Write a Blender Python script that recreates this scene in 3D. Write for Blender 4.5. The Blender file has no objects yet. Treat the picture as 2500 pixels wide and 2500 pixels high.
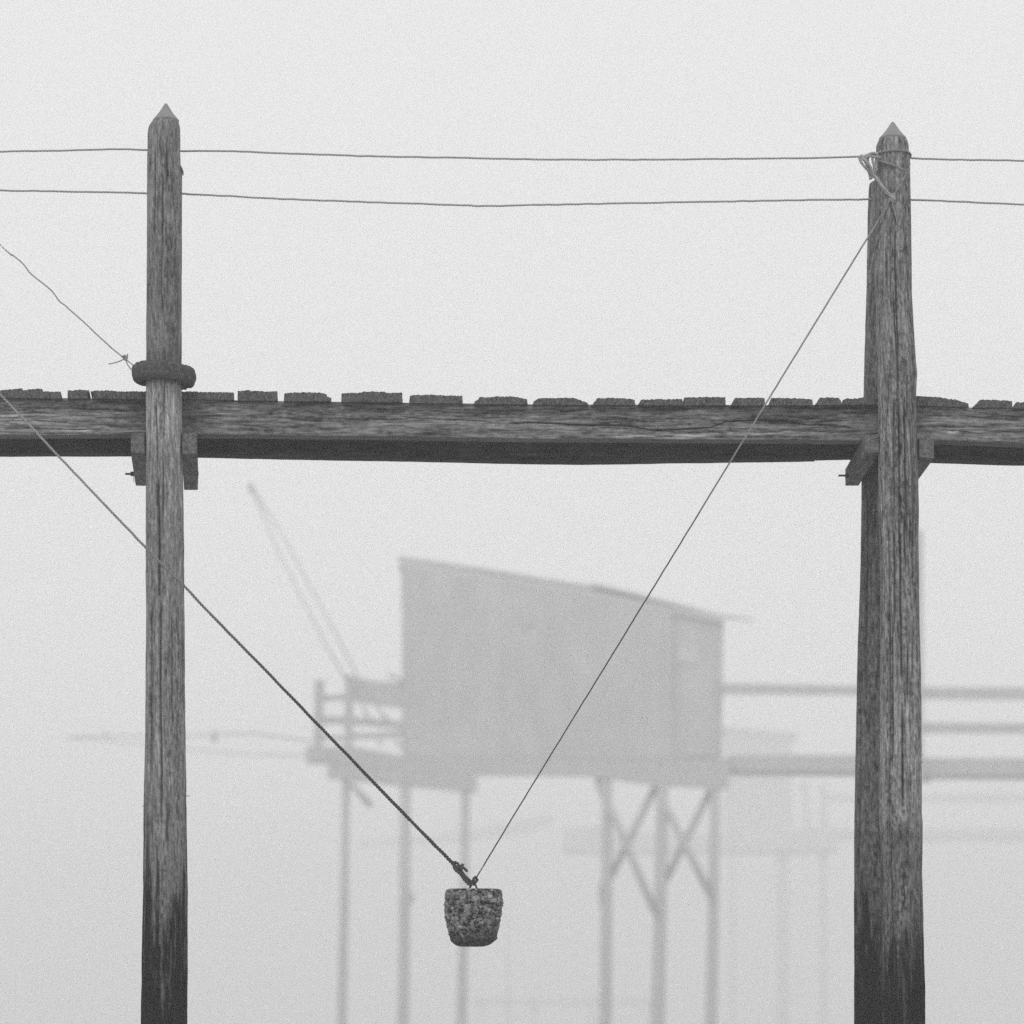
import bpy, bmesh, math, random
import numpy as np
from mathutils import Vector

random.seed(7)
C = bpy.context.scene.collection
SC = bpy.context.scene

# ------------------------------------------------------------------ camera
F, VH, EYE = 7300.0, 2530.0, 1.6          # focal length (photo pixels), horizon row, eye height
cam_d = bpy.data.cameras.new('camera')
cam_d.sensor_width = 36.0
cam_d.lens = F / 2500.0 * 36.0
cam_d.shift_y = (VH - 1250.0) / 2500.0
cam_d.clip_start, cam_d.clip_end = 0.1, 2000.0
cam_d.dof.use_dof = True
cam_d.dof.focus_distance = 14.45
cam_d.dof.aperture_fstop = 2.2
cam = bpy.data.objects.new('camera', cam_d)
C.objects.link(cam)
cam.location = (0, 0, EYE)
cam.rotation_euler = (math.radians(90), 0, 0)
SC.camera = cam

# ------------------------------------------------------------------ sky (overcast, monochrome)
SKY_EL, SKY_ROT = math.radians(48), math.radians(200)
w = bpy.data.worlds.new('World')
SC.world = w
w.use_nodes = True
nt = w.node_tree
nt.nodes.clear()
sky = nt.nodes.new('ShaderNodeTexSky')
sky.sky_type = 'NISHITA'
sky.sun_disc = False
sky.sun_elevation = SKY_EL
sky.sun_rotation = SKY_ROT
sky.dust_density = 4.0
bw = nt.nodes.new('ShaderNodeRGBToBW')
mixn = nt.nodes.new('ShaderNodeMix')
mixn.data_type = 'FLOAT'
mixn.inputs[0].default_value = 0.9         # an even layer of cloud over the sky
mixn.inputs[3].default_value = 9.4
bg = nt.nodes.new('ShaderNodeBackground')
bg.inputs[1].default_value = 0.1
wo = nt.nodes.new('ShaderNodeOutputWorld')
nt.links.new(sky.outputs[0], bw.inputs[0])
nt.links.new(bw.outputs[0], mixn.inputs[2])
nt.links.new(mixn.outputs[0], bg.inputs[0])
nt.links.new(bg.outputs[0], wo.inputs[0])

sun_d = bpy.data.lights.new('sun', 'SUN')
sun_d.energy = 0.8
sun_d.angle = math.radians(40)
sun_d.color = (1, 1, 1)
sun = bpy.data.objects.new('sun', sun_d)
C.objects.link(sun)
sun.rotation_euler = (math.radians(42), 0, math.radians(-20))
sun.location = (0, -10, 30)

SC.view_settings.view_transform = 'Standard'
SC.view_settings.look = 'None'
SC.view_settings.gamma = 1.0
SC.view_settings.exposure = 0.0
SC.view_settings.use_curve_mapping = False
SC.render.engine = 'CYCLES'
SC.cycles.volume_bounces = 3
SC.cycles.max_bounces = 8
SC.cycles.use_denoising = False            # leave the sampler's fine grain, as the film left its own
SC.cycles.use_adaptive_sampling = True
SC.cycles.adaptive_threshold = 0.02
SC.cycles.adaptive_min_samples = 28
SC.render.filter_size = 0.95

# ------------------------------------------------------------------ helpers
def P(u, v, d):
    return ((u - 1250.0) / F * d, d, EYE + (VH - v) / F * d)

def tag(o, label=None, cat=None, group=None, kind=None):
    for k, val in (('label', label), ('category', cat), ('group', group), ('kind', kind)):
        if val:
            o[k] = val
    return o

def empty(name, loc, label, cat, group=None):
    o = bpy.data.objects.new(name, None)
    C.objects.link(o)
    o.location = loc
    o.empty_display_size = 0.2
    tag(o, label, cat, group)
    return o

def link(name, verts, faces, mat, parent=None, smooth=False, tone=None):
    verts = np.asarray(verts, float)
    off = np.zeros(3)
    p = parent
    while p is not None:
        off += np.array(p.location)
        p = p.parent
    me = bpy.data.meshes.new(name)
    me.from_pydata((verts - off).tolist(), [], faces if isinstance(faces, list) else faces.tolist())
    me.update()
    if smooth:
        me.polygons.foreach_set('use_smooth', [True] * len(me.polygons))
    if tone is not None:
        a = me.attributes.new('tone', 'FLOAT', 'POINT')
        a.data.foreach_set('value', np.asarray(tone, np.float32))
    me.materials.append(mat)
    o = bpy.data.objects.new(name, me)
    C.objects.link(o)
    if parent is not None:
        o.parent = parent
    return o

def _h(i, j, k, s):
    n = (i * 374761393 + j * 668265263 + k * 1274126177 + s * 974711) & 0xffffffff
    n = ((n ^ (n >> 13)) * 1103515245) & 0xffffffff
    n = ((n ^ (n >> 16)) * 2246822519) & 0xffffffff
    return ((n ^ (n >> 15)) & 0xffff) / 65535.0

def vn(x, y, z, s=0):
    x, y, z = np.broadcast_arrays(np.asarray(x, float), np.asarray(y, float), np.asarray(z, float))
    xi, yi, zi = np.floor(x).astype(np.int64), np.floor(y).astype(np.int64), np.floor(z).astype(np.int64)
    fx, fy, fz = x - xi, y - yi, z - zi
    fx, fy, fz = (t * t * (3 - 2 * t) for t in (fx, fy, fz))
    r = 0
    for a in (0, 1):
        for b in (0, 1):
            for c in (0, 1):
                r = r + _h(xi + a, yi + b, zi + c, s) * (fx if a else 1 - fx) * (fy if b else 1 - fy) * (fz if c else 1 - fz)
    return r * 2 - 1

def fbm(x, y, z, s=0, o=4):
    r, a, t = 0, 1.0, 0.0
    for i in range(o):
        f = 2.03 ** i
        r = r + a * vn(np.asarray(x) * f, np.asarray(y) * f, np.asarray(z) * f, s + 17 * i)
        t += a
        a *= 0.55
    return r / t

def sstep(a, b, x):
    t = np.clip((x - a) / (b - a), 0, 1)
    return t * t * (3 - 2 * t)

# ------------------------------------------------------------------ materials
def mat_base(name, rough=0.9):
    m = bpy.data.materials.new(name)
    m.use_nodes = True
    t = m.node_tree
    b = t.nodes['Principled BSDF']
    b.inputs['Roughness'].default_value = rough
    b.inputs['Specular IOR Level'].default_value = 0.06
    return m, t, b

def mat_noise(name, lo, hi, scale=(20, 20, 20), rough=0.9, detail=6, bump=0.3, bdist=0.004, use_tone=False, coord='Object'):
    m, t, b = mat_base(name, rough)
    tc = t.nodes.new('ShaderNodeTexCoord')
    mp = t.nodes.new('ShaderNodeMapping')
    mp.inputs['Scale'].default_value = scale
    n = t.nodes.new('ShaderNodeTexNoise')
    n.inputs['Scale'].default_value = 1.0
    n.inputs['Detail'].default_value = detail
    n.inputs['Roughness'].default_value = 0.65
    r = t.nodes.new('ShaderNodeMapRange')
    r.inputs[1].default_value, r.inputs[2].default_value = 0.28, 0.72
    r.inputs[3].default_value, r.inputs[4].default_value = lo, hi
    t.links.new(tc.outputs[coord], mp.inputs[0])
    t.links.new(mp.outputs[0], n.inputs[0])
    t.links.new(n.outputs[0], r.inputs[0])
    val = r.outputs[0]
    if use_tone:
        at = t.nodes.new('ShaderNodeAttribute')
        at.attribute_name = 'tone'
        mu = t.nodes.new('ShaderNodeMath')
        mu.operation = 'MULTIPLY'
        t.links.new(at.outputs['Fac'], mu.inputs[0])
        t.links.new(val, mu.inputs[1])
        val = mu.outputs[0]
    cc = t.nodes.new('ShaderNodeCombineColor')
    for i in range(3):
        t.links.new(val, cc.inputs[i])
    t.links.new(cc.outputs[0], b.inputs['Base Color'])
    if bump:
        bp = t.nodes.new('ShaderNodeBump')
        bp.inputs['Strength'].default_value = bump
        bp.inputs['Distance'].default_value = bdist
        t.links.new(n.outputs[0], bp.inputs['Height'])
        t.links.new(bp.outputs[0], b.inputs['Normal'])
    return m

M = {}
M['pile'] = mat_noise('weathered pile timber', 0.5, 1.5, (150, 150, 12), bump=0.7, use_tone=True)
M['beam'] = mat_noise('weathered beam timber', 0.5, 1.5, (11, 130, 140), bump=0.7, use_tone=True)
M['plank'] = mat_noise('plank timber', 0.015, 0.19, (90, 8, 75), bump=0.8, bdist=.006)
M['cross'] = mat_noise('crossbeam timber', 0.03, 0.24, (70, 8, 70), bump=0.8, bdist=.006)
M['darkbeam'] = mat_noise('shade-dark timber', 0.022, 0.05, (8, 120, 120), bump=0.4)  # dark colour meant as the shade on the rear beams
M['zinc'] = mat_noise('zinc cap', 0.21, 0.29, (14, 14, 9), rough=0.6, bump=0.05)
M['iron'] = mat_noise('rusty iron', 0.04, 0.10, (90, 90, 90), rough=0.7, bump=0.3)
M['rope'] = mat_noise('grey rope', 0.34, 0.46, (60, 60, 60), bump=0.3)
M['darkrope'] = mat_noise('dark rope', 0.05, 0.11, (60, 60, 60), bump=0.3)
M['palerope'] = mat_noise('pale frayed rope', 0.20, 0.40, (60, 60, 60), bump=0.3)
M['sling'] = mat_noise('worn sling rope', 0.8, 1.2, (60, 60, 60), bump=0.3, use_tone=True)
M['rubber'] = mat_noise('old rubber', 0.03, 0.15, (75, 75, 75), bump=0.9, bdist=.006)
M['concrete'] = mat_noise('rough concrete', 0.62, 1.38, (230, 230, 230), bump=0.8, bdist=0.003, use_tone=True)
M['board'] = mat_noise('fog-paled hut boards', 0.385, 0.52, (0.9, 0.9, 0.35), bump=0.05, detail=4)  # paleness in the colour stands in for part of the fog
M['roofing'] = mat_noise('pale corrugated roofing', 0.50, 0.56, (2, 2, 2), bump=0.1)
M['far'] = mat_noise('fog-paled far timber', 0.60, 0.68, (3, 3, 1), bump=0.1)  # colour lightened towards the fog so distant shapes fade
M['stilt'] = mat_noise('fog-paled stilt timber', 0.38, 0.50, (4, 4, 0.6), bump=0.1)  # fog fading partly put into this light colour
M['pane'] = mat_noise('grey window glass', 0.50, 0.58, (2, 2, 2), rough=0.15, bump=0)
M['ground'] = mat_noise('wet sand flat', 0.30, 0.40, (0.5, 0.5, 0.5), rough=0.35, bump=0.2, bdist=0.02)
M['ground'].node_tree.nodes['Principled BSDF'].inputs['Specular IOR Level'].default_value = 0.5

# ------------------------------------------------------------------ ground
GX, GY0, GY1 = 285.0, -35.0, 555.0
nx, ny = 66, 66
gx, gy = np.meshgrid(np.linspace(-GX, GX, nx), np.linspace(GY0, GY1, ny))
gz = 0.06 * fbm(gx * 0.08, gy * 0.05, 0, 3) - 0.05
gv = np.stack([gx, gy, gz], -1).reshape(-1, 3)
gf = [(j * nx + i, j * nx + i + 1, (j + 1) * nx + i + 1, (j + 1) * nx + i) for j in range(ny - 1) for i in range(nx - 1)]
tag(link('sand_flat', gv, gf, M['ground'], smooth=True), 'wet sand flat exposed under the piles', kind='structure')

# ------------------------------------------------------------------ round timber with real grain, cracks and knots
def make_shaft(name, parent, prof, d_ax, v_top, seed, cracks, knots, nt_=130, nz=1000, base=0.2, stain=(2320, 2080), slant=0.0, tone_fn=None, z_bot=-0.4, ncr=46, gk=1.0):
    vs = np.array([p[0] for p in prof], float)
    zs_k = EYE + (VH - vs) / F * d_ax
    uL = np.array([p[1] for p in prof], float)
    uR = np.array([p[2] for p in prof], float)
    ztop = EYE + (VH - v_top) / F * d_ax
    z = np.linspace(ztop, z_bot, nz)
    vv = VH - (z - EYE) * F / d_ax
    L = np.interp(vv, vs, uL)
    R = np.interp(vv, vs, uR)
    cx = ((L + R) / 2 - 1250) / F * d_ax
    rad = (R - L) / 2 / F * d_ax
    th = np.linspace(0, 2 * np.pi, nt_, endpoint=False)
    TH, Z = np.meshgrid(th, z)
    RAD = rad[:, None] * np.ones_like(TH)
    S = 0.09 * TH                                     # arc length
    # grain warps round knots
    uu = np.sin(TH) * RAD
    warp = 0.006 * fbm(S * 6, Z * 0.7, seed) + 0.0
    cyl = (np.cos(TH), np.sin(TH))
    fine = np.clip(1.9 * fbm(cyl[0] * 9 + warp * 90, cyl[1] * 9 + warp * 90, Z * 2.6, seed, 4), -1, 1)
    vfine = np.clip(2.0 * fbm(cyl[0] * 16, cyl[1] * 16, Z * 16.0, seed + 5, 3), -1, 1)
    speck = np.clip(2.0 * fbm(cyl[0] * 14, cyl[1] * 14, Z * 60.0, seed + 6, 2), -1, 1)
    blotch = fbm(cyl[0] * 1.6, cyl[1] * 1.6, Z * 1.6, seed + 9, 4)
    bloz = fbm(cyl[0] * 4, cyl[1] * 4, Z * 5, seed + 13, 3)
    lump = fbm(cyl[0] * 0.9, cyl[1] * 0.9, Z * 2.2, seed + 21, 3)
    disp = 0.0014 * fine + 0.0010 * vfine + 0.0030 * lump
    tone = base * np.clip(1 + gk * (0.17 * fine + 0.42 * vfine + 0.46 * speck) + 0.44 * blotch + 0.46 * bloz, .12, 2.4)
    rng = np.random.RandomState(seed)
    cr = [(a, b, c, wd * 1.5, dp * 1.6, min(dk * 1.45, .95)) for (a, b, c, wd, dp, dk) in cracks]
    for i in range(ncr):
        zt = rng.uniform(z_bot, ztop)
        ln = rng.uniform(0.12, 0.9)
        cr.append((rng.uniform(0, 2 * np.pi), zt, zt - ln, rng.uniform(0.0014, 0.0030), rng.uniform(0.004, 0.010), rng.uniform(0.25, 0.6)))
    for (t0, za, zb, wd, dep, dk) in cr:
        tc = t0 + 0.05 * vn(Z[:, :1] * 2.1, t0 * 9, seed) + 0.02 * vn(Z[:, :1] * 9, t0 * 5, seed + 2)
        wd = wd * 1.5
        dk = min(dk * 1.2, .85)
        dt = (TH - tc + np.pi) % (2 * np.pi) - np.pi
        ds = dt * RAD
        win = sstep(zb, zb + 0.12, Z) * (1 - sstep(za - 0.12, za, Z))
        g = np.exp(-(ds / wd) ** 2) * win
        disp -= dep * g
        tone *= 1 - dk * g
    for (t0, zk, rk, hk, dk) in knots:
        rk = rk * 1.25
        dt = (TH - t0 + np.pi) % (2 * np.pi) - np.pi
        q = np.sqrt((dt * RAD / rk) ** 2 + ((Z - zk) / (rk * 1.5)) ** 2)
        g = np.exp(-q ** 2)
        disp += hk * g
        tone *= 1 - min(dk * 1.5, .92) * np.exp(-(q / 1.0) ** 2) * (0.75 + 0.25 * np.cos(q * 8))
    vw = VH - (Z - EYE) * F / d_ax
    if tone_fn is not None:
        tone = tone_fn(tone, vw, TH, Z, fine, blotch, bloz)
    # the height the tide reaches: wet, algae-dark wood with pale scraped streaks
    lev = vw + 260 * blotch + 190 * bloz + 130 * fine + 90 * vfine
    wet = sstep(stain[1], stain[0], lev)
    dark = 0.008 * (1 + 0.4 * fine + 0.3 * bloz)
    scr = sstep(0.30, 0.5, fbm(cyl[0] * 13, cyl[1] * 13, Z * 6, seed + 33, 3)) * (1 - 0.85 * sstep(2250, 2460, vw))
    tone = tone * (1 - wet) + (dark + 0.10 * scr) * wet
    tone = np.clip(tone, 0.008, 0.5)
    RR = RAD + disp
    zsl = Z + (slant * (uu / rad[0]) * (np.arange(nz)[:, None] < 12) * (1 - np.arange(nz)[:, None] / 12.0))
    X = cx[:, None] + RR * np.sin(TH)
    Y = d_ax - RR * np.cos(TH)
    V = np.stack([X, Y, zsl], -1).reshape(-1, 3)
    i = np.arange(nz - 1)[:, None] * nt_
    j = np.arange(nt_)[None, :]
    jn = (j + 1) % nt_
    Fc = np.stack([i + j, i + nt_ + j, i + nt_ + jn, i + jn], -1).reshape(-1, 4).tolist()
    Vl = np.vstack([V, [[cx[0], d_ax, zsl[0].mean()]]])
    ci = len(Vl) - 1
    Fc += [(ci, k, (k + 1) % nt_) for k in range(nt_)]
    tl = np.append(tone.reshape(-1), tone[0].mean())
    return link(name, Vl, Fc, M['pile'], parent, True, tl), (lambda v: (np.interp(v, vs, uL), np.interp(v, vs, uR)))

def cone(name, parent, u, v_apex, v_base, half, d_ax, n=40):
    bx, by, bz = P(u, v_base, d_ax)
    az = P(u, v_apex, d_ax)[2]
    r = half / F * d_ax
    vs, fs = [(bx + 0.002, by, az)], []
    rings = [(0.012, 0.10), (0.5, 0.5), (0.97, 1.0), (1.0, 1.01), (1.06, 0.985)]
    for (t, k) in rings:
        for i in range(n):
            a = 2 * math.pi * i / n
            q = r * k * (1 + 0.012 * math.sin(3 * a + 1) + .03 * float(vn(math.sin(a) * 2 + u, math.cos(a) * 2, t * 2.5, 3)))
            vs.append((bx + q * math.sin(a), by - q * math.cos(a), az + (bz - az) * t))
    for i in range(n):
        fs.append((0, 1 + i, 1 + (i + 1) % n))
        for k in range(len(rings) - 1):
            a = 1 + k * n
            fs.append((a + i, a + n + i, a + n + (i + 1) % n, a + (i + 1) % n))
    # folded seam of the sheet metal
    fs.append([1 + (len(rings) - 1) * n + i for i in range(n)])
    return link(name, vs, fs, M['zinc'], parent, False)

D0 = 14.5        # axis of the front piles
# --- left pile
Lp = [(296, 374, 435.5), (303, 368, 437), (313, 363, 439.5), (331, 361, 440), (365, 361, 439.5), (400, 360.6, 440.5), (428, 360.4, 444.5), (476, 360, 444.5),
      (850, 357.6, 443.5), (1000, 357.4, 443), (1186, 357, 446.7), (1340, 357, 449), (1500, 357, 450), (1700, 355, 451.7), (2000, 352, 454.5),
      (2180, 349.6, 458.7), (2350, 346, 458.5), (2500, 343.5, 457.6), (3300, 335, 462)]
def z_of(v, d=D0):
    return EYE + (VH - v) / F * d
def tone_left(t, v, TH, Z, fine, bl, bz):
    s = np.sin(TH)
    pale = sstep(930, 950, v) * (1 - sstep(1060, 1150, v)) + .2 * sstep(1100, 1200, v) * (1 - sstep(1800, 2000, v))           # bare wood protected under the ring
    t = t * (1 + 0.75 * pale * (0.6 + 0.4 * fine))
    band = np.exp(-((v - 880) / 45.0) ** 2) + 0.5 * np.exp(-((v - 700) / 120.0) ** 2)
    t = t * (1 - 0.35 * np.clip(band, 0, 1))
    t = t * (1 + 0.10 * sstep(0.3, 0.9, s))  # right side lightened in the colour, as if light fell there
    sp = sstep(0.12, 0.4, bl + 0.8 * bz + 0.5 * fine) * sstep(1800, 2050, v)
    return t * (1 - 0.55 * sp)
pl = empty('timber_pile', P(400, VH + EYE * F / D0, D0), 'round timber pile wearing a rubber ring, with a pointed metal cap', 'pile', 'piles standing in front of the walkway')
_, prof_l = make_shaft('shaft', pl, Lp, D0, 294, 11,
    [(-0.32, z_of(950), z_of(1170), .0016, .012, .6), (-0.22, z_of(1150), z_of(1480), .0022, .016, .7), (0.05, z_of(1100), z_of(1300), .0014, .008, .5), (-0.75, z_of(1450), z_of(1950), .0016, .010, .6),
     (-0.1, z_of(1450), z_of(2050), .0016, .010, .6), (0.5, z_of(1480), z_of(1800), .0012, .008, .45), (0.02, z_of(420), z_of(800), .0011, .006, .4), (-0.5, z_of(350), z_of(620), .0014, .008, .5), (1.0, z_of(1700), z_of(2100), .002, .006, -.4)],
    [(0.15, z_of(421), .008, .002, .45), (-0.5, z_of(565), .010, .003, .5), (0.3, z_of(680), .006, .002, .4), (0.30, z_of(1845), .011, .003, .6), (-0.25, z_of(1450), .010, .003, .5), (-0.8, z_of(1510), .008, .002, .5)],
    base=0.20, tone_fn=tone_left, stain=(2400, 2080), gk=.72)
cone('cap', pl, 405, 253, 295, 31.5, D0)
# a splinter standing off at the right near the top and two nails
def tube_mesh(pts, r, n=8, cap=True):
    pts = [Vector(p) for p in pts]
    rs = r if isinstance(r, (list, tuple, np.ndarray)) else [r] * len(pts)
    vs, fs = [], []
    up = None
    for i, p in enumerate(pts):
        t = (pts[min(i + 1, len(pts) - 1)] - pts[max(i - 1, 0)]).normalized()
        if up is None:
            up = t.orthogonal().normalized()
        up = (up - t * up.dot(t)).normalized()
        sd = t.cross(up)
        for k in range(n):
            a = 2 * math.pi * k / n
            q = p + (up * math.cos(a) + sd * math.sin(a)) * rs[i]
            vs.append(tuple(q))
    for i in range(len(pts) - 1):
        for k in range(n):
            fs.append((i * n + k, i * n + (k + 1) % n, (i + 1) * n + (k + 1) % n, (i + 1) * n + k))
    if cap:
        fs.append(list(range(n))[::-1])
        fs.append([(len(pts) - 1) * n + k for k in range(n)])
    return vs, fs

def merge(parts):
    V, Fc = [], []
    for (v, f) in parts:
        o = len(V)
        V += list(v)
        Fc += [tuple(i + o for i in q) for q in f]
    return V, Fc

v_, f_ = tube_mesh([P(438, 400, D0 - .02), P(442, 410, D0 - .02), P(445.5, 420, D0 - .02), P(447, 428, D0 - .02)], [.002, .006, .006, .003], 6)
link('splinter', v_, f_, M['plank'], pl)
for (u0, v0, u1, v1) in ((444, 1942, 463, 1943.5), (353, 1965, 348, 1969)):
    v_, f_ = tube_mesh([P(u0, v0, D0 - .02), P(u1, v1, D0 - .03)], .0016, 6)
    link('nail', v_, f_, M['iron'], pl)

# --- right front pile
Rp = [(339, 2148, 2211), (345, 2144, 2215), (357, 2139.5, 2217.5), (374, 2139, 2218.7), (384, 2138.5, 2221), (424, 2137.5, 2221.5), (530, 2136, 2224), (654, 2135, 2225.5), (716, 2136, 2225.5), (794, 2138.5, 2230), (850, 2140.7, 2233.5),
      (912, 2142.5, 2238.5), (943, 2143, 2238), (971, 2144, 2237), (1036, 2145, 2238), (1160, 2145, 2240.7), (1241, 2145, 2243), (1316, 2148.5, 2242), (1450, 2151, 2244), (1650, 2149, 2248),
      (1850, 2148, 2249.5), (1985, 2147, 2250), (2012, 2147, 2252), (2035, 2149, 2251.6), (2130, 2151, 2250.5), (2200, 2152.5, 2253), (2350, 2153.5, 2256), (2400, 2153.5, 2258), (2500, 2153, 2258), (3300, 2152, 2266)]
D1 = 14.5
def tone_right(t, v, TH, Z, fine, bl, bz):
    mid = np.exp(-((v - 1850) / 260.0) ** 2)
    band = np.exp(-((v - 2090) / 60.0) ** 2)
    return t * (1 + 0.16 * mid) * (1 - 0.3 * band) * (1 + 0.12 * fine)
pr = empty('timber_pile', P(2195, VH + EYE * F / D1, D1), 'cracked timber pile with frayed rope knotted below its pointed cap', 'pile', 'piles standing in front of the walkway')
_, prof_r = make_shaft('shaft', pr, Rp, D1, 337, 23,
    [(0.02, z_of(560), z_of(900), .0018, .014, .65), (-0.15, z_of(690), z_of(1010), .0014, .010, .55), (-0.35, z_of(950), z_of(1300), .0014, .010, .6), (-0.05, z_of(960), z_of(1290), .0018, .014, .65), (0.30, z_of(960), z_of(1280), .0016, .012, .6),
     (-0.42, z_of(1270), z_of(1560), .0016, .012, .6), (-0.12, z_of(1260), z_of(1600), .0020, .014, .65), (0.22, z_of(1240), z_of(1430), .0018, .012, .6), (-0.10, z_of(1540), z_of(1690), .0020, .014, .7), (0.15, z_of(1650), z_of(1760), .0016, .012, .6),
     (0.0, z_of(1700), z_of(1990), .0020, .014, .7), (0.28, z_of(1560), z_of(1740), .0016, .012, .6), (-0.5, z_of(1500), z_of(1900), .0014, .010, .5), (-0.7, z_of(1250), z_of(2000), .0014, .008, .45), (0.6, z_of(1000), z_of(1500), .0012, .008, .4)],
    [(0.05, z_of(905), .016, .006, .5), (-0.7, z_of(932), .014, .004, .55), (0.0, z_of(1272), .016, .004, .45), (0.0, z_of(1645), .015, .008, .5), (0.95, z_of(1676), .010, -.003, .75), (0.0, z_of(2030), .025, .004, .35)],
    base=0.185, tone_fn=tone_right, stain=(2420, 2080), ncr=70)
cone('cap', pr, 2179.5, 298, 339, 33, D1)
for v0 in (1842, 1860):
    v_, f_ = tube_mesh([P(2242, v0, D1 - .02), P(2254.5, v0 + 1, D1 - .03)], .0014, 6)
    link('nail', v_, f_, M['iron'], pr)

# --- right rear pile, broken off lower
D2 = 15.32
Bp = [(440, 2123, 2205), (470, 2121.5, 2207), (530, 2119, 2207), (716, 2115.5, 2210), (850, 2112, 2210), (943, 2110, 2212), (1185, 2104.4, 2214), (1378, 2101, 2216), (1450, 2099, 2216), (1650, 2092.6, 2216), (1850, 2089, 2216), (2050, 2086.5, 2216), (2200, 2086, 2216), (2500, 2086, 2217), (3300, 2084, 2220)]
pb = empty('timber_pile', P(2150, VH + EYE * F / D2, D2), 'shorter capless timber pile close behind the rope-knotted pile', 'pile')
make_shaft('shaft', pb, Bp, D2, 440, 37,
    [(-0.9, z_of(1200, D2), z_of(1700, D2), .0016, .010, .5), (-1.1, z_of(1700, D2), z_of(2200, D2), .0014, .010, .5)],
    [(-1.25, z_of(1477, D2), .008, .003, .4), (-0.8, z_of(1745, D2), .008, .003, .4)], base=0.122, stain=(2380, 2060), slant=0.02)  # low base colour carries shade from the front pile and deck

# ------------------------------------------------------------------ walkway
DF = 14.6         # front face of the front beams
wk = empty('walkway', P(1250, VH, DF + .3)[:2] + (z_of(985, DF),), 'raised timber walkway of rough cross planks running between the piles', 'walkway')

def interp_pts(pts, u):
    a = np.array(pts, float)
    return np.interp(u, a[:, 0], a[:, 1])

def beam(name, parent, top, bot, u0, u1, d, dep, mat, seed, cracks=(), pale=(), knots=(), nx=1100, nf=60, base=0.15, d1=None, disp_k=1.0):
    """a squared timber: traced top and bottom edges at depth d, dep metres thick"""
    us = np.linspace(u0, u1, nx)
    dd = np.linspace(d, d if d1 is None else d1, nx)
    zt = EYE + (VH - interp_pts(top, us)) / F * dd
    zb = EYE + (VH - interp_pts(bot, us)) / F * dd
    x = (us - 1250) / F * dd
    q = np.linspace(0, 1, nf)
    V, T = [], []
    # front face
    Zf = zt[:, None] * (1 - q) + zb[:, None] * q
    Xf = x[:, None] * np.ones(nf)
    wz = Zf + 0.020 * fbm(Xf * 1.5, Zf * 7, seed) + 0.006 * fbm(Xf * 5, Zf * 18, seed + 1)
    fine = np.clip(1.9 * fbm(Xf * 2.2, wz * 75, seed + 2, 3, 3), -1, 1)
    vfine = np.clip(2.0 * fbm(Xf * 11, wz * 130, seed + 3, 3, 2), -1, 1)
    speck = np.clip(2.0 * fbm(Xf * 45, Zf * 110, seed + 12, 3, 2), -1, 1)
    blotch = fbm(Xf * 2.6, Zf * 9, seed + 4, 5, 4)
    disp = (0.0022 * fine + 0.001 * vfine + 0.003 * fbm(Xf * 1.2, Zf * 6, seed + 6)) * disp_k
    tone = base * np.clip(1 + 0.36 * fine + 0.42 * vfine + 0.28 * speck + 0.5 * blotch, .15, 2.4)
    for (pts, wd, dep_c, dk) in cracks:
        wd, dk = wd * 1.5, min(dk * 1.2, .85)
        cz = EYE + (VH - interp_pts(pts, us)) / F * dd
        win = sstep(pts[0][0] - 8, pts[0][0] + 20, us) * (1 - sstep(pts[-1][0] - 20, pts[-1][0] + 8, us))
        cz = cz + 0.0012 * vn(x * 60, 3, seed)
        g = np.exp(-((Zf - cz[:, None]) / wd) ** 2) * win[:, None]
        disp -= dep_c * g
        tone *= 1 - dk * g
    for (uk, vk, ru, rv, am) in pale:
        g = np.exp(-((us[:, None] - uk) / ru) ** 2 - (((VH - (Zf - EYE) * F / dd[:, None]) - vk) / rv) ** 2)
        tone *= 1 + am * g * np.clip(0.7 + 0.9 * vfine, 0, 2)
    edge = np.minimum(q, 1 - q) * 0.18
    rnd = 0.0015 * np.exp(-edge / 0.003)
    Yf = dd[:, None] - disp + rnd[None, :] + 0.003 * np.exp(-edge / 0.006) * np.clip(fbm(Xf * 14, Zf * 14, seed + 8), 0, 1)
    rows = [np.stack([Xf, Yf, Zf], -1)]
    ns = 5
    bk = np.linspace(0.012, dep, ns)
    rows.append(np.stack([x[:, None] * np.ones(ns), dd[:, None] + bk, (zb[:, None] + 0.002 * fbm(x[:, None] * 6, bk * 20, seed + 9)) * np.ones(ns)], -1))
    rows.append(np.stack([x[:, None] * np.ones(3), dd[:, None] + dep * np.ones(3), zb[:, None] + (zt - zb)[:, None] * np.array([.3, .7, 1.0])], -1))
    rows.append(np.stack([x[:, None] * np.ones(2), dd[:, None] + np.array([dep * .6, .012]), zt[:, None] * np.ones(2)], -1))
    A = np.concatenate(rows, 1)
    n = A.shape[1]
    tone = np.concatenate([tone, base * (0.9 + 0.4 * fbm(x[:, None] * 3, bk * 60, seed + 10)) * np.ones((nx, ns)), np.full((nx, 5), base)], 1)
    V = A.reshape(-1, 3)
    i = np.arange(nx - 1)[:, None] * n
    j = np.arange(n)[None, :]
    jn = (j + 1) % n
    Fc = np.stack([i + j, i + jn, i + n + jn, i + n + j], -1).reshape(-1, 4).tolist()
    Fc.append(list(range(n))[::-1])
    Fc.append([(nx - 1) * n + k for k in range(n)])
    o = link(name, V, Fc, mat, parent, True, np.clip(tone, .01, .5).reshape(-1))
    o.data.set_sharp_from_angle(angle=math.radians(50))
    return o

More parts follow.
